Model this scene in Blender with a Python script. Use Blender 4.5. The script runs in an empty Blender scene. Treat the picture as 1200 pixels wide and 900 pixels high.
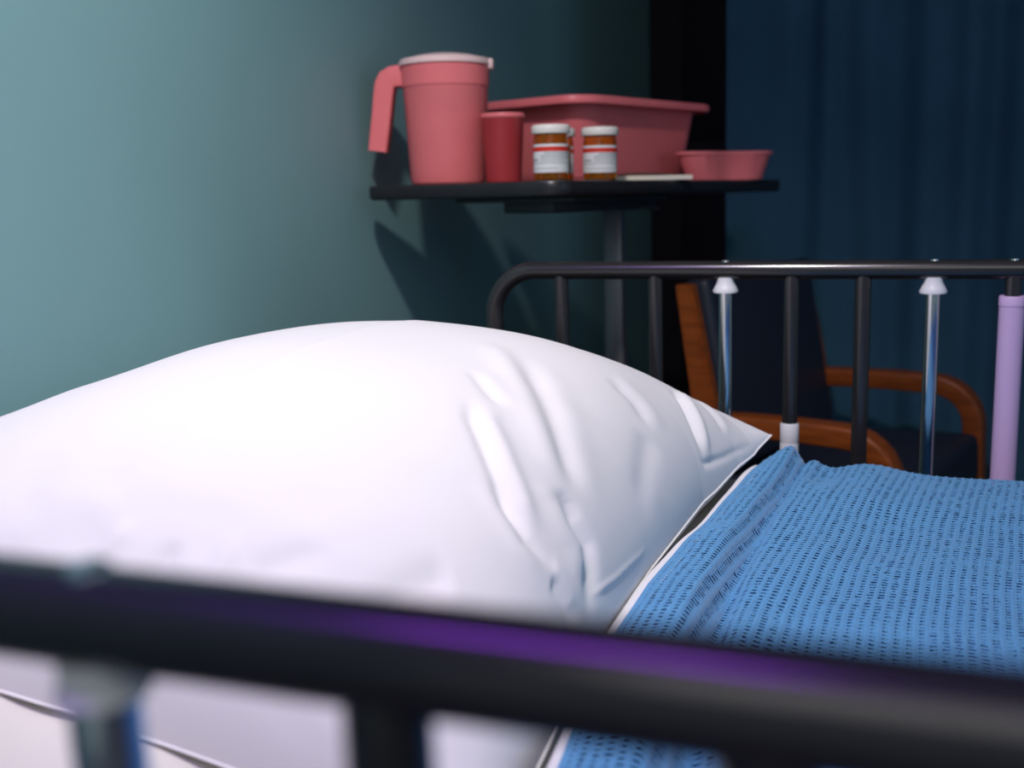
import bpy, bmesh, math, random
import numpy as np
from mathutils import Vector, Matrix, noise
random.seed(4); rng = np.random.default_rng(7)
scene = bpy.context.scene
COL = scene.collection

# ------------------------------------------------------------------ camera
F_PX = 1260.0
YAW, PITCH, ROLL = math.radians(20.0), math.radians(11.0), math.radians(2.0)
EYE = Vector((0, 0, 1.05))
FW = Vector((-math.sin(YAW)*math.cos(PITCH), math.cos(YAW)*math.cos(PITCH), -math.sin(PITCH)))
R0 = Vector((math.cos(YAW), math.sin(YAW), 0)); U0 = R0.cross(FW)
RT = R0*math.cos(ROLL) - U0*math.sin(ROLL); UP = R0*math.sin(ROLL) + U0*math.cos(ROLL)
cam = bpy.data.cameras.new('camera'); cam_ob = bpy.data.objects.new('camera', cam); COL.objects.link(cam_ob)
cam.sensor_width = 36.0; cam.lens = F_PX/1200*36.0; cam.clip_start = 0.02
M = Matrix((RT, UP, -FW)).transposed().to_4x4(); M.translation = EYE
cam_ob.matrix_world = M
cam.dof.use_dof = True; cam.dof.focus_distance = 1.0; cam.dof.aperture_fstop = 4.8
scene.camera = cam_ob

# ------------------------------------------------------------------ world, lamps, exposure
world = bpy.data.worlds.new('World'); scene.world = world; world.use_nodes = True
bg = world.node_tree.nodes['Background']; bg.inputs[0].default_value = (0.56, 0.72, 0.80, 1); bg.inputs[1].default_value = 0.27
scene.view_settings.view_transform = 'Standard'; scene.view_settings.look = 'None'
scene.view_settings.exposure = 0.0; scene.view_settings.gamma = 1.0
scene.view_settings.use_curve_mapping = False

def area(name, loc, target, size, power, col, sy=None, spread=math.pi):
    l = bpy.data.lights.new(name, 'AREA'); l.energy = power; l.color = col; l.size = size
    if sy: l.shape = 'RECTANGLE'; l.size_y = sy
    l.spread = spread
    o = bpy.data.objects.new(name, l); COL.objects.link(o); o.location = loc
    o.rotation_euler = (Vector(target)-Vector(loc)).to_track_quat('-Z', 'Y').to_euler()
    return o
def spot(name, loc, target, power, col, cone, blend, radius):
    l = bpy.data.lights.new(name, 'SPOT'); l.energy = power; l.color = col; l.spot_size = math.radians(cone); l.spot_blend = blend; l.shadow_soft_size = radius
    o = bpy.data.objects.new(name, l); COL.objects.link(o); o.location = loc
    o.rotation_euler = (Vector(target)-Vector(loc)).to_track_quat('-Z', 'Y').to_euler()
    return o
# reading lamp by the head of the bed, violet tube under the ceiling, an added fill from the front, dusk window on the right
spot('reading_lamp_light', (-0.28, 0.34, 2.24), (-0.56, 1.16, 0.75), 88.0, (1.0, 0.96, 0.895), 82, 1.0, 0.05)
v = area('violet_ceiling_light', (-0.48, -0.10, 2.50), (-0.35, -0.06, 0.0), 0.72, 8.5, (0.38, 0.05, 1.0), 0.09)
v.rotation_euler = (0, 0, 0)
area('added_front_fill', (0.15, -0.85, 2.35), (-0.5, 1.3, 0.9), 1.4, 8.0, (1.0, 0.95, 0.92))  # unseen fill, added to brighten the pitcher front and the pillow's near side
area('dusk_window_light', (2.6, 0.6, 1.5), (0.0, 1.2, 0.8), 1.0, 4.0, (0.30, 0.50, 1.0), 1.3)

# ------------------------------------------------------------------ materials
def mat(name, col, rough=0.5, metal=0.0, spec=0.5, bump=0.0, bscale=60.0, bdist=0.002, var=0.0, vscale=8.0,
        trans=0.0, sss=0.0, sheen=0.0, coat=0.0, ior=1.45, stretch=None, var_col=None):
    m = bpy.data.materials.new(name); m.use_nodes = True
    nt = m.node_tree; b = nt.nodes['Principled BSDF']
    b.inputs['Base Color'].default_value = (*col, 1); b.inputs['Roughness'].default_value = rough
    b.inputs['Metallic'].default_value = metal; b.inputs['Specular IOR Level'].default_value = spec
    b.inputs['Transmission Weight'].default_value = trans; b.inputs['IOR'].default_value = ior
    b.inputs['Coat Weight'].default_value = coat
    if sheen: b.inputs['Sheen Weight'].default_value = sheen
    if sss:
        b.inputs['Subsurface Weight'].default_value = sss
        b.inputs['Subsurface Radius'].default_value = (0.012, 0.004, 0.004); b.inputs['Subsurface Scale'].default_value = 0.6
    tc = nt.nodes.new('ShaderNodeTexCoord'); src = tc.outputs['Object']
    if stretch:
        mp = nt.nodes.new('ShaderNodeMapping'); mp.inputs['Scale'].default_value = stretch
        nt.links.new(src, mp.inputs['Vector']); src = mp.outputs['Vector']
    if bump:
        n = nt.nodes.new('ShaderNodeTexNoise'); n.inputs['Scale'].default_value = bscale; n.inputs['Detail'].default_value = 5
        bp = nt.nodes.new('ShaderNodeBump'); bp.inputs['Strength'].default_value = bump; bp.inputs['Distance'].default_value = bdist
        nt.links.new(src, n.inputs['Vector']); nt.links.new(n.outputs['Fac'], bp.inputs['Height'])
        nt.links.new(bp.outputs['Normal'], b.inputs['Normal'])
    if var:
        n = nt.nodes.new('ShaderNodeTexNoise'); n.inputs['Scale'].default_value = vscale; n.inputs['Detail'].default_value = 6
        r = nt.nodes.new('ShaderNodeValToRGB')
        c2 = var_col or tuple(max(0, c*(1-var)) for c in col)
        r.color_ramp.elements[0].position = 0.3; r.color_ramp.elements[0].color = (*c2, 1)
        r.color_ramp.elements[1].position = 0.7; r.color_ramp.elements[1].color = (*[min(1, c*(1+var*0.5)) for c in col], 1)
        nt.links.new(src, n.inputs['Vector']); nt.links.new(n.outputs['Fac'], r.inputs['Fac'])
        nt.links.new(r.outputs['Color'], b.inputs['Base Color'])
    return m
WALL = mat('teal_wall_paint', (0.225, 0.42, 0.43), 0.62, bump=0.12, bscale=90, bdist=0.001, var=0.05, vscale=2.5)
FLOOR = mat('grey_vinyl_floor', (0.16, 0.17, 0.18), 0.35, bump=0.05, var=0.15, vscale=14)
CEIL = mat('white_ceiling_paint', (0.55, 0.56, 0.56), 0.9, bump=0.1, bscale=40)
DOORWAY_DARK = mat('doorway_darkness_black', (0.008, 0.007, 0.008), 0.6, bump=0.05)  # near-black colour painted in for the darkness of the opening
CURT = mat('navy_curtain_cloth', (0.032, 0.110, 0.165), 0.85, bump=0.25, bscale=350, bdist=0.0008, var=0.15, vscale=5)
BLACKTUBE = mat('black_enamel_tube', (0.022, 0.020, 0.021), 0.20, spec=0.5, ior=1.65, bump=0.02, bscale=300, bdist=0.0003, var=0.15, vscale=40)
CHROME = mat('chrome', (0.78, 0.79, 0.80), 0.09, metal=1.0, bump=0.01, bscale=200, bdist=0.0002)
WPLAST = mat('white_plastic', (0.76, 0.76, 0.77), 0.4, bump=0.02, bscale=200, bdist=0.0003)
LILAC = mat('lilac_plastic', (0.66, 0.47, 0.74), 0.4, bump=0.02, bscale=200, bdist=0.0003)
PILLOW = mat('white_cotton', (0.83, 0.825, 0.82), 0.9, spec=0.15, bump=0.12, bscale=700, bdist=0.0005, sheen=0.15)
SHEET = mat('cream_sheet_cotton', (0.74, 0.72, 0.66), 0.9, spec=0.15, bump=0.12, bscale=600, bdist=0.0005)
BLANKET = mat('blue_thermal_knit', (0.108, 0.335, 0.60), 0.92, spec=0.12, bump=0.5, bscale=900, bdist=0.0008, sheen=0.25, var=0.10, vscale=260)
PINK = mat('pink_plastic', (0.84, 0.20, 0.205), 0.38, spec=0.4, sss=0.12, bump=0.03, bscale=150, bdist=0.0004, var=0.05, vscale=20)
PINKLID = mat('pale_pink_plastic', (0.86, 0.64, 0.60), 0.35, spec=0.4, bump=0.03, bscale=150, bdist=0.0004)
PINKCUP_SHADED = mat('shade_darkened_pink_plastic', (0.40, 0.04, 0.045), 0.35, spec=0.4, bump=0.03, bscale=150, bdist=0.0004)  # pitcher's shadow on the tumbler put into a darker base colour
TABLETOP = mat('black_laminate', (0.018, 0.018, 0.020), 0.32, bump=0.03, bscale=250, bdist=0.0003, var=0.2, vscale=60)
TABLEMET = mat('dark_grey_steel', (0.055, 0.057, 0.062), 0.35, metal=0.5, bump=0.02, bscale=120, bdist=0.0003)
POSTMET = mat('grey_steel_post', (0.20, 0.20, 0.22), 0.35, metal=0.6, bump=0.02, bscale=120, bdist=0.0003)
AMBER = mat('amber_plastic', (0.92, 0.44, 0.04), 0.12, trans=0.92, ior=1.3, bump=0.01)
CAPW = mat('ivory_plastic', (0.78, 0.76, 0.68), 0.4, bump=0.03, bscale=300, bdist=0.0003)
PAPER = mat('label_paper', (0.74, 0.76, 0.74), 0.7, bump=0.03, bscale=300, bdist=0.0003)
PRINT = mat('grey_print', (0.25, 0.29, 0.29), 0.7, var=0.3, vscale=300)
RED = mat('red_print', (0.62, 0.025, 0.01), 0.6, var=0.1, vscale=200)
PILL = mat('tan_pill', (0.62, 0.38, 0.10), 0.4, var=0.2, vscale=80)
PAD = mat('cream_paper', (0.84, 0.79, 0.64), 0.8, bump=0.05, bscale=200, bdist=0.0003)
WOOD = mat('orange_oak', (0.28, 0.066, 0.010), 0.38, bump=0.08, bscale=25, bdist=0.001, var=0.35, vscale=14, stretch=(1, 6, 6))
NAVYVINYL = mat('dark_navy_vinyl', (0.014, 0.020, 0.036), 0.5, bump=0.15, bscale=120, bdist=0.001)
RUBBER = mat('black_rubber', (0.012, 0.012, 0.012), 0.7, bump=0.1)
MATTR = mat('blue_grey_mattress_cover', (0.20, 0.26, 0.33), 0.6, bump=0.1)

# ------------------------------------------------------------------ helpers
def link(name, me, m, parent=None, smooth=True):
    o = bpy.data.objects.new(name, me); COL.objects.link(o)
    me.materials.append(m)
    if smooth: me.polygons.foreach_set('use_smooth', [True]*len(me.polygons))
    if parent: o.parent = parent
    return o
def obj(name, bm, m, parent=None, smooth=True, auto=40):
    bmesh.ops.recalc_face_normals(bm, faces=bm.faces)
    if auto:
        a = math.radians(auto)
        for e in bm.edges:
            if len(e.link_faces) == 2 and e.calc_face_angle(0) > a: e.smooth = False
    me = bpy.data.meshes.new(name); bm.to_mesh(me); bm.free()
    return link(name, me, m, parent, smooth)
def tag(o, label=None, cat=None, group=None, kind=None):
    if label: o['label'] = label
    if cat: o['category'] = cat
    if group: o['group'] = group
    if kind: o['kind'] = kind
    return o
def thing(name, label, cat, loc=(0, 0, 0), mtx=None, group=None):
    o = bpy.data.objects.new(name, None); COL.objects.link(o); o.empty_display_size = 0.05
    if mtx is not None: o.matrix_world = mtx
    else: o.location = loc
    return tag(o, label, cat, group)
def copy_tree(o, parent=None):
    c = o.copy(); COL.objects.link(c); c.parent = parent
    for ch in list(o.children): copy_tree(ch, c)
    return c
def add_box(bm, lo, hi, bev=0.0, seg=2, mtx=None):
    r = bmesh.ops.create_cube(bm, size=1.0); vs = r['verts']
    for v in vs:
        v.co = Vector([lo[i] + (v.co[i]+0.5)*(hi[i]-lo[i]) for i in range(3)])
    if bev:
        es = list({e for v in vs for e in v.link_edges})
        r = bmesh.ops.bevel(bm, geom=es, offset=bev, segments=seg, profile=0.5, affect='EDGES')
        vs = list({v for f in r['faces'] for v in f.verts} | {v for v in vs if v.is_valid})
    if mtx is not None: bmesh.ops.transform(bm, matrix=mtx, verts=vs)
    return vs
def box(lo, hi, bev=0.0, seg=2, mtx=None):
    bm = bmesh.new(); add_box(bm, lo, hi, bev, seg, mtx); return bm
def lathe(prof, n=48, bm=None, cx=0, cy=0):
    bm = bm or bmesh.new(); rings = []
    for r, z in prof:
        if r < 1e-6: rings.append([bm.verts.new((cx, cy, z))])
        else: rings.append([bm.verts.new((cx+r*math.cos(2*math.pi*k/n), cy+r*math.sin(2*math.pi*k/n), z)) for k in range(n)])
    for a, b in zip(rings, rings[1:]):
        for k in range(n):
            k2 = (k+1) % n
            if len(a) == 1 and len(b) == 1: continue
            if len(a) == 1: bm.faces.new((a[0], b[k2], b[k]))
            elif len(b) == 1: bm.faces.new((a[k], a[k2], b[0]))
            else: bm.faces.new((a[k], a[k2], b[k2], b[k]))
    return bm
def loft(rings, cap=True, bm=None, closed=False):
    bm = bm or bmesh.new()
    vr = [[bm.verts.new(p) for p in r] for r in rings]; n = len(vr[0])
    pairs = list(zip(vr, vr[1:])) + ([(vr[-1], vr[0])] if closed else [])
    for a, b in pairs:
        for k in range(n):
            bm.faces.new((a[k], a[(k+1) % n], b[(k+1) % n], b[k]))
    if cap and not closed:
        bm.faces.new(list(reversed(vr[0]))); bm.faces.new(vr[-1])
    return bm
def sweep(path, rad, n=20, bm=None, prof=None):
    """tube (or a section given by prof(k) -> (a, b)) along a path"""
    P = [Vector(p) for p in path]; rings = []
    up = None
    for i, p in enumerate(P):
        t = (P[min(i+1, len(P)-1)] - P[max(i-1, 0)]).normalized()
        if up is None:
            up = Vector((0, 0, 1)) if abs(t.z) < 0.9 else Vector((0, 1, 0))
        s = t.cross(up).normalized(); up = s.cross(t).normalized()
        if prof: rings.append([p + s*a + up*b for a, b in prof])
        else:
            r = rad[i] if isinstance(rad, (list, tuple)) else rad
            rings.append([p + s*r*math.cos(2*math.pi*k/n) + up*r*math.sin(2*math.pi*k/n) for k in range(n)])
    return loft(rings, True, bm)
def rrect(hx, hy, r, n=6, cx=0, cy=0):
    out = []
    for sx, sy, a0 in ((1, 1, 0), (-1, 1, 90), (-1, -1, 180), (1, -1, 270)):
        for k in range(n+1):
            a = math.radians(a0+90*k/n)
            out.append((cx+sx*(hx-r)+r*math.cos(a), cy+sy*(hy-r)+r*math.sin(a)))
    return out
def arc(c, r, a0, a1, n, plane='xz', other=0.0):
    out = []
    for k in range(n+1):
        a = math.radians(a0+(a1-a0)*k/n); u, v = c[0]+r*math.cos(a), c[1]+r*math.sin(a)
        out.append((u, other, v) if plane == 'xz' else (u, v, other))
    return out
def grid_mesh(name, X, Y, Z, wrap=False):
    """quad grid from 2-D coordinate arrays"""
    a, b = X.shape
    co = np.stack([X, Y, Z], -1).reshape(-1, 3).astype(np.float32)
    i, j = np.meshgrid(np.arange(a-1), np.arange(b-1), indexing='ij')
    q = np.stack([i*b+j, (i+1)*b+j, (i+1)*b+j+1, i*b+j+1], -1).reshape(-1, 4).astype(np.int32)
    return raw_mesh(name, co, q)
def raw_mesh(name, co, q):
    me = bpy.data.meshes.new(name)
    me.vertices.add(len(co)); me.vertices.foreach_set('co', np.ascontiguousarray(co, np.float32).ravel())
    me.loops.add(q.size); me.loops.foreach_set('vertex_index', q.ravel())
    me.polygons.add(len(q)); me.polygons.foreach_set('loop_start', np.arange(0, q.size, 4, dtype=np.int32))
    me.update(calc_edges=True); me.validate()
    return me
def sstep(a, b, x):
    t = np.clip((x-a)/(b-a), 0, 1); return t*t*(3-2*t)
def vnoise(x, y, seed=0):
    """smooth value noise in [-1, 1] on arrays"""
    xi, yi = np.floor(x).astype(np.int64), np.floor(y).astype(np.int64); fx, fy = x-xi, y-yi
    def h(a, b):
        k = (a*374761393 + b*668265263 + seed*974634777) & 0xffffffff
        k = ((k ^ (k >> 13))*1274126177) & 0xffffffff
        return ((k ^ (k >> 16)) & 0xffff)/32767.5 - 1
    u, v = fx*fx*(3-2*fx), fy*fy*(3-2*fy)
    return (h(xi, yi)*(1-u)+h(xi+1, yi)*u)*(1-v) + (h(xi, yi+1)*(1-u)+h(xi+1, yi+1)*u)*v

# ------------------------------------------------------------------ the room
WX = -0.87          # face of the head wall
YF = 4.0            # face of the wall beyond the curtain
def struct(name, bm, m, label, cat, smooth=False):
    return tag(obj(name, bm, m, None, smooth, 0), label, cat, kind='structure')
struct('floor', box((WX-0.1, -1.6, -0.08), (3.2, YF+0.1, 0.0)), FLOOR, 'grey vinyl floor of the ward', 'floor')
struct('ceiling', box((WX-0.1, -1.6, 2.6), (3.2, YF+0.1, 2.68)), CEIL, 'white ceiling over the ward', 'ceiling')
struct('wall_head', box((WX-0.1, -1.6, 0.0), (WX, YF, 2.6)), WALL, 'teal painted wall behind the head of the bed', 'wall')
struct('wall_far', box((WX-0.1, YF, 0.0), (3.2, YF+0.1, 2.6)), WALL, 'teal painted wall beyond the blue curtain', 'wall')
d = struct('dark_doorway_1', box((WX+0.004, YF-0.05, 0.0), (WX+0.93, YF-0.004, 2.12), 0.004), DOORWAY_DARK, 'tall black slab standing in for the dark doorway between the teal wall and the curtain', 'door')  # black slab in place of the unlit opening behind the curtain
obj('dark_doorway_panel', box((WX+0.12, YF-0.062, 0.25), (WX+0.80, YF-0.049, 1.0), 0.008), DOORWAY_DARK, d)
obj('dark_doorway_panel', box((WX+0.12, YF-0.062, 1.15), (WX+0.80, YF-0.049, 1.95), 0.008), DOORWAY_DARK, d)

# ------------------------------------------------------------------ curtain
YC = 2.75
ct = thing('privacy_curtain', 'dark blue privacy curtain hanging in soft folds behind the wooden armchair', 'curtain', (0.4, YC, 0))
xs = np.linspace(-0.815, 1.9, 900); zs = np.linspace(0.14, 2.36, 50)
Xg, Zg = np.meshgrid(xs, zs, indexing='ij')
ph = 2*np.pi*(Xg/0.26 + 0.26*np.sin(Xg*4.1) + 0.22*vnoise(Xg*6, Zg*0.6, 3))
amp = 0.026*(0.65+0.35*np.sin(Xg*3.7+1))*(0.75+0.25*Zg/2.3)
Yg = amp*np.sin(ph) + 0.010*np.sin(ph*2.3+1.0+Zg*0.4) + 0.012*vnoise(Xg*8, Zg*1.5, 9)
link('curtain_cloth', grid_mesh('curtain_cloth', Xg, Yg, Zg), CURT, ct)
obj('curtain_track', box((-0.83, -0.015, 2.37), (1.92, 0.015, 2.6), 0.003), TABLEMET, ct, False)

# ------------------------------------------------------------------ hospital bed
bed = thing('hospital_bed', 'hospital bed with black tube side rails and chrome bars', 'bed', (0.15, 0.82, 0))
bed_inv = Matrix.Translation((-0.15, -0.82, 0))
def bobj(name, bm, m, parent=bed, smooth=True, auto=40):
    """world-coordinate mesh placed under the bed"""
    bmesh.ops.transform(bm, matrix=bed_inv, verts=bm.verts)
    return obj(name, bm, m, parent, smooth, auto)
NEAR_Y, FAR_Y = 0.184, 1.38
RZ, TR = 0.922, 0.0118
def side_rail(y, zt, xhead, bars, xend=1.25, cr=0.0160, ch=0.0165):
    rb = 0.060
    path = [(xhead, y, 0.50)] + [(xhead, y, zt-rb-0.15)]
    path += arc((xhead+rb, zt-rb), rb, 180, 90, 12, 'xz', y)
    path += [(x, y, zt) for x in np.linspace(xhead+rb+0.05, xend-rb, 14)]
    path += arc((xend-rb, zt-rb), rb, 90, 0, 12, 'xz', y) + [(xend, y, 0.50)]
    rail = bobj('side_rail', sweep(path, TR, 28), BLACKTUBE)
    bobj('lower_rail', sweep([(xhead-0.012, y, 0.50), (xend+0.012, y, 0.50)], 0.012, 20), BLACKTUBE, rail)
    for x, kind in bars:
        top = zt-TR*0.6
        if kind == 'dark':
            b = bobj('bar', sweep([(x, y, 0.505), (x, y, top)], 0.0096, 20), BLACKTUBE, rail)
        elif kind == 'collar':
            b = bobj('bar', sweep([(x, y, 0.505), (x, y, top)], 0.0096, 20), BLACKTUBE, rail)
            prof = [(0.0105, 0.680), (0.0118, 0.681), (0.0118, 0.693), (0.0112, 0.695), (0.0118, 0.697), (0.0118, 0.719), (0.0105, 0.721)]
            c = lathe([(r, z+0.006) for r, z in prof], 28, None, x, y)
            tag(bobj('collar', c, WPLAST, rail), 'white plastic collar on a black bar')
        elif kind == 'chrome':
            b = bobj('bar', sweep([(x, y, 0.505), (x, y, top-0.004)], 0.0086, 28), CHROME, rail)
            tag(b, 'polished chrome bar')
            s = zt-TR
            c = lathe([(0.0, s-ch), (cr*0.97, s-ch), (cr, s-ch*0.85), (cr*0.84, s-ch*0.55), (max(0.0098, cr*0.66), s-ch*0.18), (max(0.0098, cr*0.66), s+0.003), (0.0, s+0.003)], 28, None, x, y)
            tag(bobj('bar_cap', c, WPLAST, rail), 'white plastic cone cap')
            c = lathe([(0.0, zt+TR+0.0016), (0.0030, zt+TR+0.0014), (0.0050, zt+TR+0.0004), (0.0055, zt+TR-0.002), (0.0, zt+TR-0.004)], 20, None, x, y)
            tag(bobj('rivet', c, CHROME, rail), 'small chrome rivet')
        elif kind == 'sleeve':
            b = bobj('bar', sweep([(x, y, 0.505), (x, y, top)], 0.0090, 20), BLACKTUBE, rail)
            c = lathe([(0.0092, 0.52), (0.0142, 0.521), (0.0142, 0.879), (0.0148, 0.8795), (0.0148, 0.889), (0.0138, 0.891), (0.0092, 0.891)], 32, None, x, y)
            tag(bobj('sleeve', c, LILAC, rail), 'thick lilac plastic sleeve')
            c = lathe([(0.0, zt+TR+0.0016), (0.0030, zt+TR+0.0014), (0.0050, zt+TR+0.0004), (0.0055, zt+TR-0.002), (0.0, zt+TR-0.004)], 20, None, x, y)
            tag(bobj('rivet', c, CHROME, rail), 'small chrome rivet')
    return rail
FARBARS = [(-0.427, 'dark'), (-0.299, 'dark'), (-0.208, 'chrome'), (-0.126, 'collar'), (-0.041, 'dark'), (0.039, 'chrome'), (0.126, 'sleeve'),
           (0.215, 'dark'), (0.300, 'dark'), (0.385, 'chrome'), (0.50, 'dark'), (0.62, 'dark'), (0.74, 'chrome'), (0.86, 'dark'), (0.98, 'dark'), (1.10, 'chrome')]
side_rail(FAR_Y, RZ, -0.524, FARBARS)
NEARBARS = [(-0.42, 'dark'), (-0.335, 'dark'), (-0.250, 'chrome'), (-0.170, 'chrome'), (-0.097, 'dark'), (-0.02, 'dark'), (0.06, 'chrome'), (0.145, 'dark'),
            (0.235, 'dark'), (0.325, 'chrome'), (0.43, 'dark'), (0.54, 'dark'), (0.66, 'chrome'), (0.78, 'dark'), (0.90, 'dark'), (1.02, 'chrome'), (1.13, 'dark')]
side_rail(NEAR_Y, 0.9545, -0.55, NEARBARS, 1.25, 0.0112, 0.0068)
# frame, deck, legs, casters and head board
bobj('deck', box((-0.82, 0.30, 0.47), (1.28, 1.28, 0.505), 0.006), TABLEMET, bed, False)
for y in (0.275, 1.31):
    bobj('frame_beam', box((-0.82, y-0.02, 0.42), (1.28, y+0.02, 0.48), 0.006), TABLEMET, bed, False)
for y, s in ((NEAR_Y, 1.0), (FAR_Y, -1.0)):
    for x in (-0.30, 0.95):
        bobj('rail_bracket', box((x-0.03, min(y, y+s*0.075), 0.44), (x+0.03, max(y, y+s*0.075), 0.49), 0.005), TABLEMET, bed, False)
for x in (-0.68, 1.12):
    for y in (0.42, 1.22):
        lg = bobj('leg', box((x-0.025, y-0.025, 0.105), (x+0.025, y+0.025, 0.475), 0.006), TABLEMET)
        c = lathe([(0.0, -0.016), (0.045, -0.016), (0.055, -0.010), (0.055, 0.010), (0.045, 0.016), (0.0, 0.016)], 28)
        bmesh.ops.transform(c, matrix=Matrix.Translation((x, y, 0.055)) @ Matrix.Rotation(math.pi/2, 4, 'X'), verts=c.verts)
        bobj('caster', c, RUBBER, lg)

# ------------------------------------------------------------------ mattress and sheet
def deck_z(x):      # top of the mattress: flat, then raised towards the head
    return 0.688 + np.maximum(0, -0.24-np.asarray(x, float))*0.14
def slab(name, m, x0, x1, y0, y1, zb, ztop, r, nx=70, ny=40, off=0.0):
    """mattress-like slab with rounded upper edges"""
    xs = np.linspace(x0, x1, nx); rings = []
    for x in xs:
        e = min(x-x0, x1-x); dz = 0 if e > r else r-math.sqrt(max(0, r*r-(r-e)**2))
        t = float(ztop(x))-dz; ring = [(x, y0, zb), (x, y0, t-r)]
        ring += [(x, y0+r-r*math.cos(a), t-r+r*math.sin(a)) for a in np.linspace(0.2, math.pi/2, 8)]
        ring += [(x, y, t) for y in np.linspace(y0+r, y1-r, ny)[1:-1]]
        ring += [(x, y1-r+r*math.cos(a), t-r+r*math.sin(a)) for a in np.linspace(math.pi/2, 0.2, 8)]
        ring += [(x, y1, t-r), (x, y1, zb)]
        rings.append(ring)
    return loft(rings)
mt = thing('mattress', 'mattress in a creased cream fitted sheet under the white pillow', 'mattress')
obj('mattress_core', slab('mattress', MATTR, -0.80, 1.24, 0.305, 1.265, 0.506, lambda x: deck_z(x)-0.006, 0.03), MATTR, mt)
# fitted sheet: an open skin over the mattress with soft creases near the pillow
xs = np.linspace(-0.806, 1.246, 420); ys_top = np.linspace(0.299, 1.271, 380)
Xg, Yg = np.meshgrid(xs, ys_top, indexing='ij')
Zg = deck_z(Xg) - 0.004 + 0*Xg
ey = np.minimum(Yg-0.299, 1.271-Yg); Zg -= np.where(ey < 0.03, 0.03-np.sqrt(np.maximum(0, 0.03**2-(0.03-ey)**2)), 0)
near = sstep(0.62, 0.45, Yg)*sstep(0.0, -0.1, Xg)
Zg += near*(0.006*np.abs(vnoise(Xg*16+Yg*5, Yg*9, 11)) + 0.004*np.sin((Xg*1.0+Yg*0.9)*42+2*vnoise(Xg*6, Yg*6, 5)))+0.0015
X3 = np.concatenate([Xg[:, :1], Xg, Xg[:, -1:]], 1); Y3 = np.concatenate([Yg[:, :1]-0.002, Yg, Yg[:, -1:]+0.002], 1)
Z3 = np.concatenate([np.full((len(xs), 1), 0.53), Zg, np.full((len(xs), 1), 0.53)], 1)
link('fitted_sheet', grid_mesh('fitted_sheet', X3, Y3, Z3), SHEET, mt)

# ------------------------------------------------------------------ blue thermal blanket and the white sheet fold at its hem
def hem_x(y): return np.interp(y, [0.25, 0.40, 0.533, 0.696, 0.82, 0.928, 1.08, 1.23, 1.4], [-0.168, -0.170, -0.174, -0.188, -0.186, -0.178, -0.162, -0.143, -0.13])
def blanket_top(X, Y):
    xi = X - hem_x(Y)
    far = sstep(0.6, 1.2, Y); wr = 0.031*(1-far)+0.020*far
    z = 0.7045 + 0.0*X
    c = wr*1.45; e = np.clip(xi/c, 0, 1)
    z = z + (0.029-0.012*far)*np.where(xi < c, 0.55+0.45*np.sin(e*np.pi/2), 1-sstep(c, c+wr*0.85, xi)) # rolled edge with a steep inner side
    z = z - 0.003*np.exp(-((xi-wr*2.35)/(wr*0.3))**2)                                  # groove behind it
    z = z + 0.0085*sstep(wr*2.2, wr*2.9, xi)*sstep(0.150, 0.095, xi-0.02*np.sin(Y*7))   # step down to the flat
    z = z + 0.010*np.exp(-((xi-0.035)/0.022)**2-((Y-1.245)/0.045)**2)                   # bunched corner
    z = z - 0.010*np.exp(-((xi-0.075)/0.018)**2-((Y-1.21)/0.05)**2)
    z = z + 0.004*vnoise(X*7+2, Y*6, 21) + 0.002*vnoise(X*19, Y*17, 22)
    return z
CX, CY = 0.0086, 0.0062
ylin = np.arange(0.295, 1.275, CY/8)
xl = np.concatenate([np.arange(0.0, 0.44, CX/7), np.arange(0.44, 0.93, CX/5), np.arange(0.93, 1.40, CX)])
XI, Yg = np.meshgrid(xl, ylin, indexing='ij')
Xg = XI + hem_x(Yg)
Zb = blanket_top(Xg, Yg)
y0, y1, rr = 0.295, 1.272, 0.034
ey = np.minimum(Yg-y0, y1-Yg + 0.006*vnoise(Xg*22, Yg*0+1, 31)+0.003)
Zb -= np.where(ey < rr, rr-np.sqrt(np.maximum(0, rr**2-(rr-np.clip(ey, 0, rr))**2)), 0)
# weave: ribs along the bed width, short slots between them
iu = XI/CX + 0.18*vnoise(Xg*30, Yg*9, 41); jv = Yg/CY + 0.35*vnoise(Xg*25, Yg*25, 42) + 0.5*(np.floor(iu) % 2)*0.4
ci, cj = np.floor(iu).astype(int), np.floor(jv).astype(int)
h = ((ci*73856093) ^ (cj*19349663)) & 0xffff
ra = 0.45+0.55*((h*40503) & 0xffff)/65535.0
di = np.abs(iu % 1-0.5); dj = np.abs(jv % 1-0.5)                  # 0 in the middle of a cell, 0.5 on the ribs
lim_i = 0.33-0.10*(1-ra); lim_j = 0.31-0.15*(1-ra)
slot = np.maximum(di/lim_i, dj/lim_j)                                # below 1 inside the opening
W = 0.0010*sstep(0.34, 0.5, di) - 0.0005*sstep(1.5, 1.0, slot) + 0.0003*vnoise(Xg*700, Yg*700, 43)
HOLE = (slot < 1.0) & (XI > 0.004) & (XI < 0.92)
W = np.where(XI < 0.92, W, 0.0)
W *= sstep(0.0, 0.006, XI)
gx = np.gradient(Zb, axis=0)/np.maximum(1e-6, np.gradient(Xg, axis=0)); gy = np.gradient(Zb, axis=1)/np.gradient(Yg, axis=1)
gx, gy = np.clip(gx, -1.5, 1.5), np.clip(gy, -2.5, 2.5)
nl = np.sqrt(1+gx*gx+gy*gy)
Xd, Yd, Zd = Xg-W*gx/nl, Yg-W*gy/nl, Zb+W/nl
def grow(a, first, last): return np.concatenate([first, a, last], 1)
Xd = grow(Xd, Xd[:, :1], Xd[:, -1:]); Yd = grow(Yd, Yd[:, :1]-0.006, Yd[:, -1:]+0.012)
Zd = grow(Zd, np.full((len(xl), 1), 0.52), np.full((len(xl), 1), 0.52))
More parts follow.
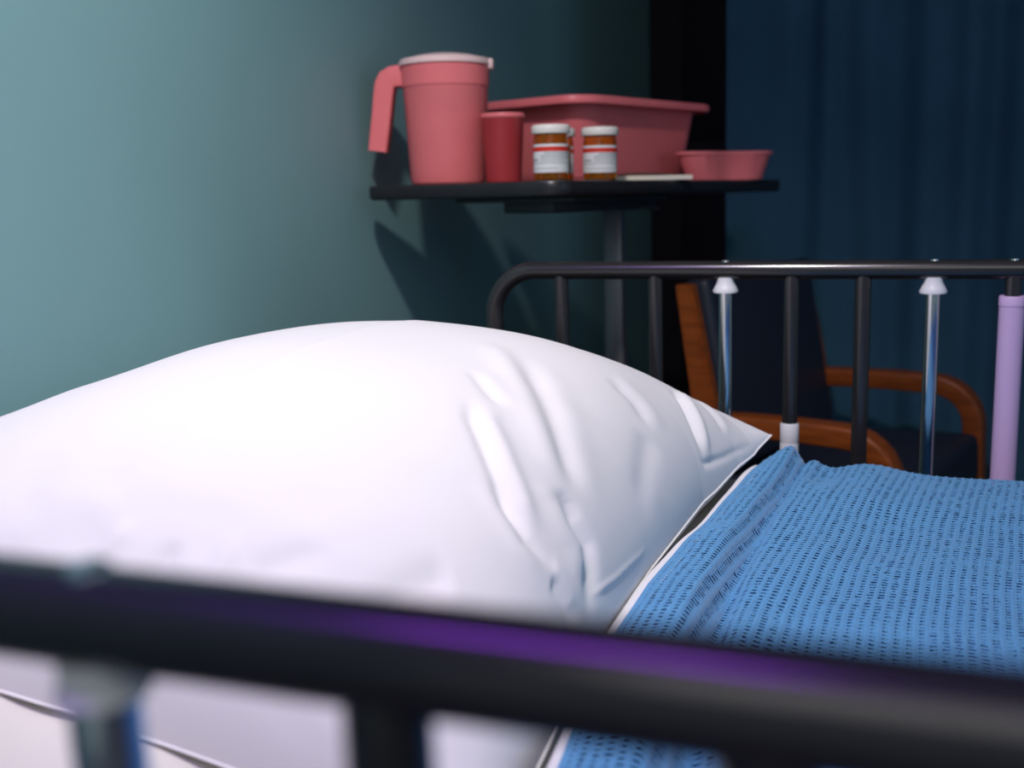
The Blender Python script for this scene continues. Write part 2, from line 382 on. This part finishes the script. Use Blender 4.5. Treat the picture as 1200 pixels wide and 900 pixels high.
no = np.zeros((len(xl), 1), bool); HOLE = grow(HOLE, no, no)
# turned-under hem
Xd = np.concatenate([Xd[:1]+0.010, Xd[:1]-0.0012, Xd[:1]-0.0012, Xd], 0); Yd = np.concatenate([Yd[:1]]*3+[Yd], 0)
Zd = np.concatenate([Zd[:1]-0.012, Zd[:1]-0.008, Zd[:1]-0.002, Zd], 0)
HOLE = np.concatenate([np.zeros((3, HOLE.shape[1]), bool), HOLE], 0)
na, nb = Xd.shape
co = np.stack([Xd, Yd, Zd], -1).reshape(-1, 3)
ii, jj = np.meshgrid(np.arange(na-1), np.arange(nb-1), indexing='ij')
keep = (HOLE[:-1, :-1].astype(int)+HOLE[1:, :-1]+HOLE[1:, 1:]+HOLE[:-1, 1:]) < 3
q = np.stack([ii*nb+jj, (ii+1)*nb+jj, (ii+1)*nb+jj+1, ii*nb+jj+1], -1)[keep].astype(np.int32)
bl = thing('thermal_blanket', 'blue open-weave thermal blanket spread over the bed beside the white pillow', 'blanket', (0.3, 0.78, 0.70))
boff = np.array([0.3, 0.78, 0.70])
link('woven_layer', raw_mesh('woven_layer', co-boff, q), BLANKET, bl)
Xu, Yu = Xg[::6, ::7], Yg[::6, ::7]
Zu = np.maximum(Zb[::6, ::7]-0.0070, 0.6895)
Zu = np.where(ey[::6, ::7] < 0.02, Zb[::6, ::7]-0.006, Zu)
link('under_layer', grid_mesh('under_layer', Xu-boff[0], Yu-boff[1], Zu-boff[2]), BLANKET, bl)
# white top sheet showing as a thin line along the hem
yy = np.linspace(0.34, 1.262, 160)
rings = []
for y in yy:
    hx = float(hem_x(y)); zt = float(blanket_top(np.array([hx+0.001]), np.array([y]))[0])-0.0030
    if y > 1.22: zt -= (y-1.22)*0.35
    w = 0.0068 + 0.0012*math.sin(y*17)
    c = [(hx+0.02, -0.0065), (hx+0.002, 0.0), (hx-w*0.7, 0.0014), (hx-w, 0.0), (hx-w*0.7, -0.0014), (hx+0.02, -0.0080)]
    rings.append([(x, y, zt+dz) for x, dz in c])
tag(obj('top_sheet', loft(rings), PILLOW), 'thin white sheet edge folded under the blue blanket hem', 'sheet')

# ------------------------------------------------------------------ pillow
PC = (-0.480, 0.862); PB = 0.388
def pillow_surface(s, t):
    """plan position, top and bottom heights for s (head -1 .. foot +1), t (near -1 .. far +1)"""
    xf = np.interp(t, [-1, -.5, 0, .5, .8, .93, 1], [-.196, -.199, -.194, -.181, -.162, -.147, -.135])
    xh = -.825+.03*(1-t*t)
    x = np.where(s > 0, PC[0]+s*(xf-PC[0]), PC[0]+s*(PC[0]-xh))
    y = PC[1]+PB*t*(1-0.05*(1-s*s))
    fs = np.clip(1-np.abs(s)**np.where(s > 0, 2.9, 2.3), 0, 1); ft = np.clip(1-np.abs(t)**2.7, 0, 1)
    f = fs**.52*ft**.50
    zf = np.interp(t, [-1, 0, .6, .9, 1], [.708, .712, .716, .726, .741])
    k = sstep(1, -1, s); mid = zf*(1-k)+.765*k
    wn = sstep(-.3, -1, t); mid = mid*(1-wn)+(deck_z(x)+.004)*wn
    top = mid+f*(.172-.030*np.maximum(0, -s)**.8+.014*np.maximum(0, s))
    bot = np.maximum(mid-.06*f, deck_z(x)+.0030)
    return x, y, top, np.minimum(bot, top)
def crease(P3, pts, depth, width, side=0.0):
    """valley (depth < 0) or ridge along a line laid on the pillow, tapering at both ends"""
    q = np.array(pts, float); n = len(q); u = np.linspace(0, n-1, (n-1)*8+1)
    qs, qt = np.interp(u, np.arange(n), q[:, 0]), np.interp(u, np.arange(n), q[:, 1])
    x, y, z, _ = pillow_surface(qs, qt); L = np.stack([x, y, z], -1)
    sel = np.all((P3 > L.min(0)-4*width-0.01) & (P3 < L.max(0)+4*width+0.01), -1)
    V = P3[sel]; best = np.full(len(V), 9.0); bt = np.zeros(len(V)); sg = np.zeros(len(V))
    m = len(L)-1
    for i in range(m):
        d = L[i+1]-L[i]; k = np.clip((V-L[i])@d/max(1e-12, d@d), 0, 1); e = V-(L[i]+k[:, None]*d)
        ds = np.linalg.norm(e, axis=1); c = ds < best
        best = np.where(c, ds, best); bt = np.where(c, (i+k)/m, bt); sg = np.where(c, np.sign(e[:, 0]*0.94+e[:, 1]*0.34), sg)
    tp = np.clip(np.minimum(bt, 1-bt)*3.2, 0, 1); tp = tp*tp*(3-2*tp)
    g = depth*np.exp(-(best/width)**2)*tp
    if side: g -= depth*abs(side)*tp*np.exp(-((best-1.9*width)/(1.3*width))**2)*(sg*side > 0)
    out = np.zeros(P3.shape[:2]); out[sel] = g
    return out
CREASES = [  # line in (s, t), depth, width, side of the raised lip
    ([(.56, -.22), (.625, -.317), (.735, -.415), (.813, -.473), (.869, -.502)], -.0055, .0065, 0.8),
    ([(.735, -.439), (.809, -.479), (.869, -.507), (.938, -.491)], -.0035, .006, -0.6),
    ([(.38, .22), (.458, .138), (.60, -.02), (.695, -.138), (.817, -.259), (.88, -.31)], .0048, .013, 0),
    ([(.50, .20), (.62, .06), (.74, -.08), (.84, -.20), (.89, -.27)], -.0050, .011, 0.3),
    ([(.86, -.29), (.88, -.31), (.917, -.323), (.947, -.317), (.968, -.348), (.981, -.403), (.985, -.45)], -.0075, .0090, -0.35),
    ([(.93, -.52), (.944, -.507), (.971, -.496), (.99, -.45)], -.0045, .0065, 0.4),
    ([(.982, -.40), (.986, -.33), (.990, -.239), (.994, -.061), (.994, 0.0)], .0035, .0022, 0),
    ([(.80, .70), (.842, .688), (.904, .63), (.947, .583), (.984, .541)], -.0075, .0065, 0.7),
    ([(.975, .52), (.983, .551), (.990, .70), (.994, .84), (.996, .937)], -.0055, .0040, 0.0),
    ([(.72, .348), (.825, .342), (.898, .298)], -.0035, .010, 0.5),
    ([(.89, .26), (.911, .226), (.944, .097), (.968, -.011)], -.0035, .014, 0),
    ([(.477, -.061), (.574, -.152), (.658, -.213)], -.003, .006, 0.5),
    ([(.285, -.93), (.29, -.906), (.297, -.861), (.297, -.797)], .0035, .007, 0),
    ([(.65, -.87), (.669, -.847), (.705, -.789), (.759, -.725), (.79, -.70)], -.0060, .013, 0.3),
    ([(-.04, -.92), (-.028, -.909), (.012, -.864), (.044, -.828)], .003, .007, 0),
    ([(.36, -.87), (.4, -.85), (.458, -.817), (.563, -.768)], -.003, .010, 0.3),
    ([(.12, -.95), (.15, -.90), (.17, -.84)], -.004, .008, 0.4),
    ([(.78, .86), (.86, .84), (.93, .80), (.97, .76)], -.003, .006, 0.5),
]
def pillow_detail(P3, s, t):
    w = np.zeros(s.shape)
    for pts, dp, wd, sd in CREASES: w += crease(P3, pts, dp*0.85, wd*1.15, sd)
    edge = np.maximum(np.abs(s), np.abs(t))
    X, Y = P3[..., 0]+P3[..., 2]*0.6, P3[..., 1]+P3[..., 2]*0.6
    w += 0.0016*sstep(0.5, 0.85, edge)*vnoise(X*34, Y*30, 51)*sstep(1.0, 0.97, edge)
    w += 0.0026*vnoise(X*9+9, Y*8+X*3, 52)
    return w
NS, NT = 420, 440
def spread(n):
    a = np.linspace(-1, 1, n); return np.sign(a)*(1-(1-np.abs(a))**1.6)
S, T = np.meshgrid(spread(NS), spread(NT), indexing='ij')
x, y, top, bot = pillow_surface(S, T)
D = pillow_detail(np.stack([x, y, top], -1), S, T)*(1-np.maximum(np.abs(S), np.abs(T))**40)
gx = np.gradient(top, axis=0)/np.maximum(1e-5, np.gradient(x, axis=0)); gy = np.gradient(top, axis=1)/np.maximum(1e-5, np.gradient(y, axis=1))
gx, gy = np.clip(gx, -2.5, 2.5), np.clip(gy, -2.5, 2.5); nl = np.sqrt(1+gx*gx+gy*gy)
co_t = np.stack([x-D*gx/nl, y-D*gy/nl, top+D/nl], -1)
co_b = np.stack([x, y, bot], -1)
idx_t = np.arange(NS*NT).reshape(NS, NT)
inner = np.zeros((NS, NT), bool); inner[1:-1, 1:-1] = True
idx_b = idx_t.copy(); idx_b[inner] = NS*NT + np.arange(inner.sum())
co = np.concatenate([co_t.reshape(-1, 3), co_b[inner]], 0)
def quads(ix, flip):
    q = np.stack([ix[:-1, :-1], ix[1:, :-1], ix[1:, 1:], ix[:-1, 1:]], -1).reshape(-1, 4)
    return q[:, ::-1] if flip else q
pil = thing('pillow', 'plump white pillow in a cotton case at the head of the bed', 'pillow', (PC[0], PC[1], float(deck_z(PC[0]))))
off = np.array([PC[0], PC[1], float(deck_z(PC[0]))])
link('pillowcase', raw_mesh('pillowcase', co-off, np.concatenate([quads(idx_t, False), quads(idx_b, True)], 0).astype(np.int32)), PILLOW, pil)
# stitched seam round the edge
ring = [co_t[i, 0] for i in range(0, NS-1, 4)] + [co_t[-1, j] for j in range(0, NT-1, 4)] + [co_t[i, -1] for i in range(NS-1, 0, -4)] + [co_t[0, j] for j in range(NT-1, 0, -4)]
P = [Vector(p-off) for p in ring]; n = len(P); rings = []
for i in range(n):
    tg = (P[(i+1) % n]-P[i-1]).normalized(); sd = tg.cross(Vector((0, 0, 1))).normalized(); up = sd.cross(tg)
    rings.append([P[i]+sd*0.0015*math.cos(a)+up*0.0010*math.sin(a) for a in np.linspace(0, 2*math.pi, 9)[:-1]])
obj('seam', loft(rings, False, None, True), PILLOW, pil)

# ------------------------------------------------------------------ overbed table and what stands on it
A0 = Vector((-0.852, 1.634, 1.040)); PHI = math.radians(17.0); SAG = math.radians(-1.29)
Uv = Vector((math.sin(PHI)*math.cos(SAG), math.cos(PHI)*math.cos(SAG), math.sin(SAG))); Wv = Vector((math.cos(PHI), -math.sin(PHI), 0)); Nv = Wv.cross(Uv)
TM = Matrix((Wv, Uv, Nv)).transposed().to_4x4(); TM.translation = A0      # table frame: x along the short side, y along the long side, z up
def on_table(p, q, rot=0.0, h=0.0):
    return TM @ Matrix.Translation((p, q, h)) @ Matrix.Rotation(math.radians(rot), 4, 'Z')
TW, TL = 0.40, 0.83
tb = thing('overbed_table', 'black overbed table on a grey steel post beside the teal wall', 'table', mtx=Matrix.Translation((A0.x+0.30, A0.y+0.25, 0)))
tinv = Matrix.Translation((-(A0.x+0.30), -(A0.y+0.25), 0))
def tobj(name, bm, m, parent=tb, table_frame=True, auto=40):
    if table_frame: bmesh.ops.transform(bm, matrix=TM, verts=bm.verts)
    bmesh.ops.transform(bm, matrix=tinv, verts=bm.verts)
    return obj(name, bm, m, parent, True, auto)
def tt_ring(z, ins): return [(x, y, z) for x, y in rrect(TW/2-ins, TL/2-ins, 0.035-ins, 8, TW/2, TL/2)]
tobj('tabletop', loft([tt_ring(-0.024, 0.006), tt_ring(-0.0225, 0.002), tt_ring(-0.019, 0.0), tt_ring(-0.004, 0.0), tt_ring(-0.001, 0.0015), tt_ring(0.0, 0.005)]), TABLETOP)
tobj('support_channel', box((0.20, 0.13, -0.050), (0.30, 0.47, -0.0235), 0.004), TABLEMET)
tobj('support_plate', box((0.12, 0.10, -0.032), (0.36, 0.40, -0.0236), 0.003), TABLEMET)
lev = tobj('height_lever', sweep([(0.29, 0.40, -0.042), (0.31, 0.42, -0.046), (0.325, 0.435, -0.050)], 0.005, 12), TABLEMET)
c = TM @ Vector((0.25, 0.40, -0.050))
tobj('post', box((c.x-0.018, c.y-0.018, 0.09), (c.x+0.018, c.y+0.018, c.z+0.004), 0.005), POSTMET, tb, False)
tobj('post_sleeve', box((c.x-0.024, c.y-0.024, 0.09), (c.x+0.024, c.y+0.024, 0.62), 0.005), TABLEMET, tb, False)
bs = tobj('base_foot', box((c.x-0.03, c.y-0.50, 0.065), (c.x+0.03, c.y+0.08, 0.095), 0.006), TABLEMET, tb, False)
bs2 = tobj('base_foot', box((c.x-0.24, c.y-0.50, 0.065), (c.x+0.24, c.y-0.45, 0.094), 0.006), TABLEMET, tb, False)
for cx, cy in ((c.x, c.y+0.05), (c.x-0.21, c.y-0.475), (c.x+0.21, c.y-0.475)):
    w = lathe([(0.0, -0.011), (0.026, -0.011), (0.0325, -0.006), (0.0325, 0.006), (0.026, 0.011), (0.0, 0.011)], 24)
    bmesh.ops.transform(w, matrix=Matrix.Translation((cx, cy, 0.0335)) @ Matrix.Rotation(math.pi/2, 4, 'Y'), verts=w.verts)
    tobj('caster', w, RUBBER, tb, False)

# pitcher ---------------------------------------------------------
def pitcher(mtx):
    t = thing('water_pitcher', 'tall pink plastic water pitcher with a hanging handle and pale lid', 'pitcher', mtx=mtx)
    H = 0.197
    prof = [(0.0, 0.0), (0.058, 0.0), (0.0615, 0.002), (0.0635, 0.008), (0.0705, H*0.79), (0.0712, H*0.80), (0.0725, H*0.81), (0.0740, H), (0.0720, H), (0.0700, H*0.81), (0.0610, 0.010), (0.0, 0.006)]
    obj('body', lathe(prof, 64), PINK, t, auto=30)
    lid = obj('lid', lathe([(0.0, H+0.0155), (0.030, H+0.0150), (0.050, H+0.0115), (0.064, H+0.0075), (0.0745, H+0.0055), (0.0765, H+0.0030), (0.0768, H-0.004), (0.0755, H-0.0045), (0.0735, H+0.001), (0.0, H+0.002)], 64), PINKLID, t, auto=35)
    # pour lip on the side away from the handle
    obj('lid_tab', box((0.066, -0.014, H-0.011), (0.0815, 0.014, H+0.0055), 0.003), PINKLID, lid)
    # handle: out from under the rim, then hanging down, open at the bottom
    path = [(-0.060, 0, H-0.019), (-0.078, 0, H-0.0185), (-0.088, 0, H-0.0195), (-0.096, 0, H-0.024), (-0.1005, 0, H-0.032), (-0.1030, 0, H-0.045), (-0.1085, 0, H-0.085), (-0.1140, 0, H-0.120), (-0.1170, 0, H-0.140)]
    Pp = [Vector(p) for p in path]; rings = []
    for i, p in enumerate(Pp):
        tg = (Pp[min(i+1, len(Pp)-1)]-Pp[max(i-1, 0)]).normalized(); nn = Vector((0, 1, 0)).cross(tg)
        hw = 0.0165; th = 0.0175 if i < 3 else 0.0185-0.003*i/len(Pp)
        rings.append([p + Vector((0, 1, 0))*a + nn*b for a, b in rrect(hw, th, 0.004, 3)])
    obj('handle', loft(rings), PINK, t, auto=35)
    return t
pitcher(on_table(0.10, 0.11, 32, 0.0005))

# cup ---------------------------------------------------------------
def cup(mtx):
    t = thing('tumbler', 'pink plastic tumbler beside the pitcher, with its shade painted into the colour', 'cup', mtx=mtx)
    obj('cup_wall', lathe([(0.0, 0.0), (0.0265, 0.0), (0.0285, 0.0015), (0.0292, 0.006), (0.0345, 0.104), (0.0350, 0.105), (0.0352, 0.1085), (0.0338, 0.1092), (0.0328, 0.1075), (0.0272, 0.006), (0.0, 0.004)], 48), PINKCUP_SHADED, t, auto=30)
    obj('rim_bead', lathe([(0.0349, 0.1025), (0.0360, 0.1045), (0.0362, 0.1080), (0.0350, 0.1098), (0.0340, 0.1092), (0.0344, 0.1045), (0.0349, 0.1025)], 48), PINK, t)
    return t
cup(on_table(0.212, 0.118, 0, 0.0005))

# wash basin ----------------------------------------------------------
def basin(mtx):
    t = thing('wash_basin', 'large rectangular pink wash basin with flared sides and rolled rim', 'basin', mtx=mtx)
    H = 0.140
    def rg(hx, hy, r, z): return [(x, y, z) for x, y in rrect(hx, hy, r, 8)]
    bm = loft([rg(0.085, 0.135, 0.035, 0.0), rg(0.089, 0.139, 0.037, 0.004), rg(0.093, 0.144, 0.038, 0.02), rg(0.108, 0.160, 0.042, H-0.004),
               rg(0.1125, 0.1645, 0.045, H-0.002), rg(0.125, 0.177, 0.050, H-0.003), rg(0.128, 0.180, 0.052, H-0.011), rg(0.1292, 0.1812, 0.052, H-0.011), rg(0.1278, 0.1798, 0.052, H-0.001), rg(0.1245, 0.1765, 0.050, H+0.001),
               rg(0.1075, 0.1595, 0.042, H), rg(0.1055, 0.1575, 0.041, H-0.004), rg(0.091, 0.141, 0.036, 0.01), rg(0.083, 0.133, 0.032, 0.006)])
    obj('basin_shell', bm, PINK, t, auto=35)
    def rim_rg(hx, hy, z): return rg(hx, hy, 0.052, z)
    obj('rim', loft([rim_rg(0.1265, 0.1785, H-0.012), rim_rg(0.1310, 0.1830, H-0.011), rim_rg(0.1318, 0.1838, H-0.004), rim_rg(0.1300, 0.1820, H+0.0015), rim_rg(0.1265, 0.1785, H+0.0015)], False, None, True), PINK, t)
    return t
basin(on_table(0.150, 0.515, -5, 0.0005) @ Matrix.Diagonal((1.0, 1.24, 1.05, 1)))

# kidney dish --------------------------------------------------------
def kidney(mtx):
    t = thing('kidney_dish', 'low pink kidney-shaped dish at the end of the table beside the cream notepad', 'dish', mtx=mtx)
    def outline(k, z, ins):
        out = []
        n = 72
        for i in range(n):
            a = 2*math.pi*i/n
            x = (0.102*k-ins)*math.cos(a); y = (0.046*k-ins)*math.sin(a)
            y -= 0.026*k*math.exp(-(x/(0.045*k))**2)*(1 if math.sin(a) < 0 else 0.6)*(-1)*(1.0)
            out.append((x, y, z))
        return out
    H = 0.052
    bm = loft([outline(0.80, 0.0, 0), outline(0.815, 0.002, 0), outline(0.97, H-0.003, 0), outline(1.0, H-0.002, 0), outline(1.0, H, 0), outline(0.97, H, 0.001), outline(0.95, H-0.002, 0.001), outline(0.80, 0.004, 0.002)])
    obj('dish_shell', bm, PINK, t, auto=40)
    obj('rim', loft([outline(0.985, H-0.004, 0), outline(1.02, H-0.004, 0), outline(1.028, H-0.001, 0), outline(1.02, H+0.002, 0), outline(0.985, H+0.002, 0)], False, None, True), PINK, t)
    return t
kidney(on_table(0.352, 0.645, 57, 0.0005))

# pill bottles -----------------------------------------------------
def pill_bottle(label, mtx, turn=0):
    t = thing('pill_bottle', label, 'pill bottle', mtx=mtx @ Matrix.Diagonal((1.2, 1.2, 1.08, 1)), group='pill bottles on the overbed table')
    r = 0.0222
    def patch(r0, a0, a1, z0, z1, n=28):
        bm = bmesh.new(); rows = []
        for i in range(n+1):
            a = math.radians(a0+(a1-a0)*i/n)
            rows.append([bm.verts.new((r0*math.cos(a), r0*math.sin(a), z)) for z in (z0, z1)])
        for p, q in zip(rows, rows[1:]): bm.faces.new((p[0], q[0], q[1], p[1]))
        return bm
    obj('bottle_body', lathe([(0.0, 0.0), (r-0.002, 0.0), (r, 0.0015), (r, 0.058), (r-0.001, 0.060), (r-0.001, 0.0645), (r-0.0022, 0.0645), (r-0.0018, 0.057), (r-0.0016, 0.003), (0.0, 0.0022)], 44), AMBER, t)
    cap = lathe([(0.0, 0.0775), (0.0215, 0.0775), (0.0236, 0.0765), (0.0244, 0.0745), (0.0246, 0.0660), (0.0240, 0.0650), (0.0212, 0.0650), (0.0210, 0.075), (0.0, 0.0755)], 60)
    for v in cap.verts:
        rr_ = math.hypot(v.co.x, v.co.y)
        if rr_ > 0.0235 and v.co.z < 0.0755:
            k = round(math.atan2(v.co.y, v.co.x)/(2*math.pi)*60)
            f = 1.012 if k % 2 else 0.988
            v.co.x *= f; v.co.y *= f
    obj('cap', cap, CAPW, t, auto=60)
    lb = obj('label', patch(r+0.0003, -150+turn, 60+turn, 0.0115, 0.0505), PAPER, t)
    obj('red_band', patch(r+0.00055, -150+turn, 60+turn, 0.0405, 0.0470), RED, lb)
    lr = random.Random(int(turn)+3)
    for z0, a0, a1, th in ((0.0375, -70, 20, 0.0013), (0.0345, -84, 10, 0.0010), (0.0315, -84, 24, 0.0010), (0.0280, -128, -100, 0.0018), (0.0278, -84, 0, 0.0010), (0.0240, -128, 15, 0.0009), (0.0165, -110, -20, 0.0007)):
        obj('print_line', patch(r+0.00055, a0+turn, a1+turn+lr.uniform(-8, 8), z0, z0+th, 14), PRINT, lb)
    bm = bmesh.new(); pr = random.Random(11+int(turn))
    for k in range(60):
        a, q = pr.uniform(0, 6.283), 0.0145*math.sqrt(pr.random()); z = 0.0065+0.045*(k/60)
        m = Matrix.Translation((q*math.cos(a), q*math.sin(a), z)) @ Matrix.Rotation(pr.uniform(0, 3.1), 4, 'X') @ Matrix.Rotation(pr.uniform(0, 3.1), 4, 'Y') @ Matrix.Diagonal((0.0042, 0.0042, 0.0026, 1))
        bmesh.ops.create_uvsphere(bm, u_segments=8, v_segments=6, radius=1.0, matrix=m)
    tag(obj('pills', bm, PILL, t), 'heap of tan pills inside the bottle', kind='stuff')
    return t
pill_bottle('amber pill bottle with white cap and red-banded label, standing next to the pink tumbler', on_table(0.338, 0.072, 0, 0.0005), -8)
pill_bottle('amber pill bottle with white cap and red-banded label, standing next to the cream notepad', on_table(0.352, 0.190, 0, 0.0005), 6)
pill_bottle('amber pill bottle mostly hidden behind another pill bottle by the wash basin', on_table(0.292, 0.155, 0, 0.0005), 150)

# notepad ----------------------------------------------------------
pd = thing('notepad', 'cream paper notepad lying flat between the pill bottles and the kidney dish', 'notepad', mtx=on_table(0.350, 0.345, -42, 0.0005))
obj('pad_block', box((-0.026, -0.074, 0.0), (0.026, 0.074, 0.0075), 0.0006, 1), PAD, pd, False)
xs = np.linspace(-0.0265, 0.0255, 14); ys = np.linspace(-0.075, 0.073, 24)
Xg, Yg = np.meshgrid(xs, ys, indexing='ij')
Zg = 0.0079 + 0.005*np.exp(-((Yg+0.02)/0.05)**2)*(0.6+0.4*np.sin(Xg*30)) + 0.0006*vnoise(Xg*60, Yg*60, 61)
link('top_page', grid_mesh('top_page', Xg, Yg, Zg), PAD, pd)

# ------------------------------------------------------------------ wooden armchair behind the bed
ns, ne, fs = Vector((-0.325, 2.010, 0)), Vector((0.010, 1.905, 0)), Vector((-0.095, 2.505, 0))
fwd = (ne-ns).normalized(); lat = Vector((-fwd.y, fwd.x, 0))
W_CH = (fs-ns).dot(lat)
cm = Matrix((fwd, lat, Vector((0, 0, 1)))).transposed().to_4x4(); cm.translation = ns + lat*W_CH/2
ch = thing('armchair', 'wooden armchair with orange oak frame and dark navy padding in front of the curtain', 'chair', mtx=cm)
hw = W_CH/2
for s in (-1, 1):
    y = s*hw
    # back stile, raked, running down into the rear leg
    rings = []
    for x, z, a in ((-0.075, 0.0, 0.020), (-0.030, 0.28, 0.026), (0.0, 0.46, 0.028), (-0.018, 0.62, 0.024), (-0.058, 0.835, 0.017)):
        rings.append([(x-a, y-0.015, z), (x+a, y-0.015, z), (x+a, y+0.015, z), (x-a, y+0.015, z)])
    bm = loft(rings); bmesh.ops.bevel(bm, geom=[e for e in bm.edges if abs((e.verts[0].co-e.verts[1].co).z) > 0.05], offset=0.005, segments=2, affect='EDGES')
    obj('back_post', bm, WOOD, ch, auto=50)
    path = [(0.0, y, 0.572), (0.08, y, 0.576), (0.17, y, 0.578), (0.255, y, 0.577)] + [(0.255+0.085*math.sin(a), y, 0.492+0.085*math.cos(a)) for a in np.linspace(0.25, math.pi/2, 7)] + [(0.343, y, 0.40), (0.347, y, 0.20), (0.350, y, 0.0)]
    obj('arm', sweep(path, 0, 0, None, rrect(0.024, 0.020, 0.006, 3)), WOOD, ch, auto=50)
    obj('side_rail', box((-0.02, y-0.011, 0.33), (0.335, y+0.011, 0.39), 0.004), WOOD, ch)
def pad_bm(hx, hy, hz, r):
    bm = bmesh.new(); bmesh.ops.create_cube(bm, size=2.0)
    for v in bm.verts: v.co = Vector((v.co.x*hx, v.co.y*hy, v.co.z*hz))
    bmesh.ops.bevel(bm, geom=list(bm.edges), offset=r, segments=4, profile=0.6, affect='EDGES'); return bm
b = pad_bm(0.20, hw-0.026, 0.05, 0.022); bmesh.ops.transform(b, matrix=Matrix.Translation((0.16, 0, 0.425)) @ Matrix.Rotation(math.radians(-3), 4, 'Y'), verts=b.verts)
obj('seat', b, NAVYVINYL, ch)
b = pad_bm(0.028, hw-0.018, 0.190, 0.016); bmesh.ops.transform(b, matrix=Matrix.Translation((-0.018, 0, 0.655)) @ Matrix.Rotation(math.radians(-10), 4, 'Y'), verts=b.verts)
obj('backrest', b, NAVYVINYL, ch)
obj('front_rail', box((0.318, -hw+0.02, 0.33), (0.340, hw-0.02, 0.385), 0.004), WOOD, ch)
obj('rear_rail', box((-0.035, -hw+0.012, 0.34), (-0.013, hw-0.012, 0.39), 0.004), WOOD, ch)
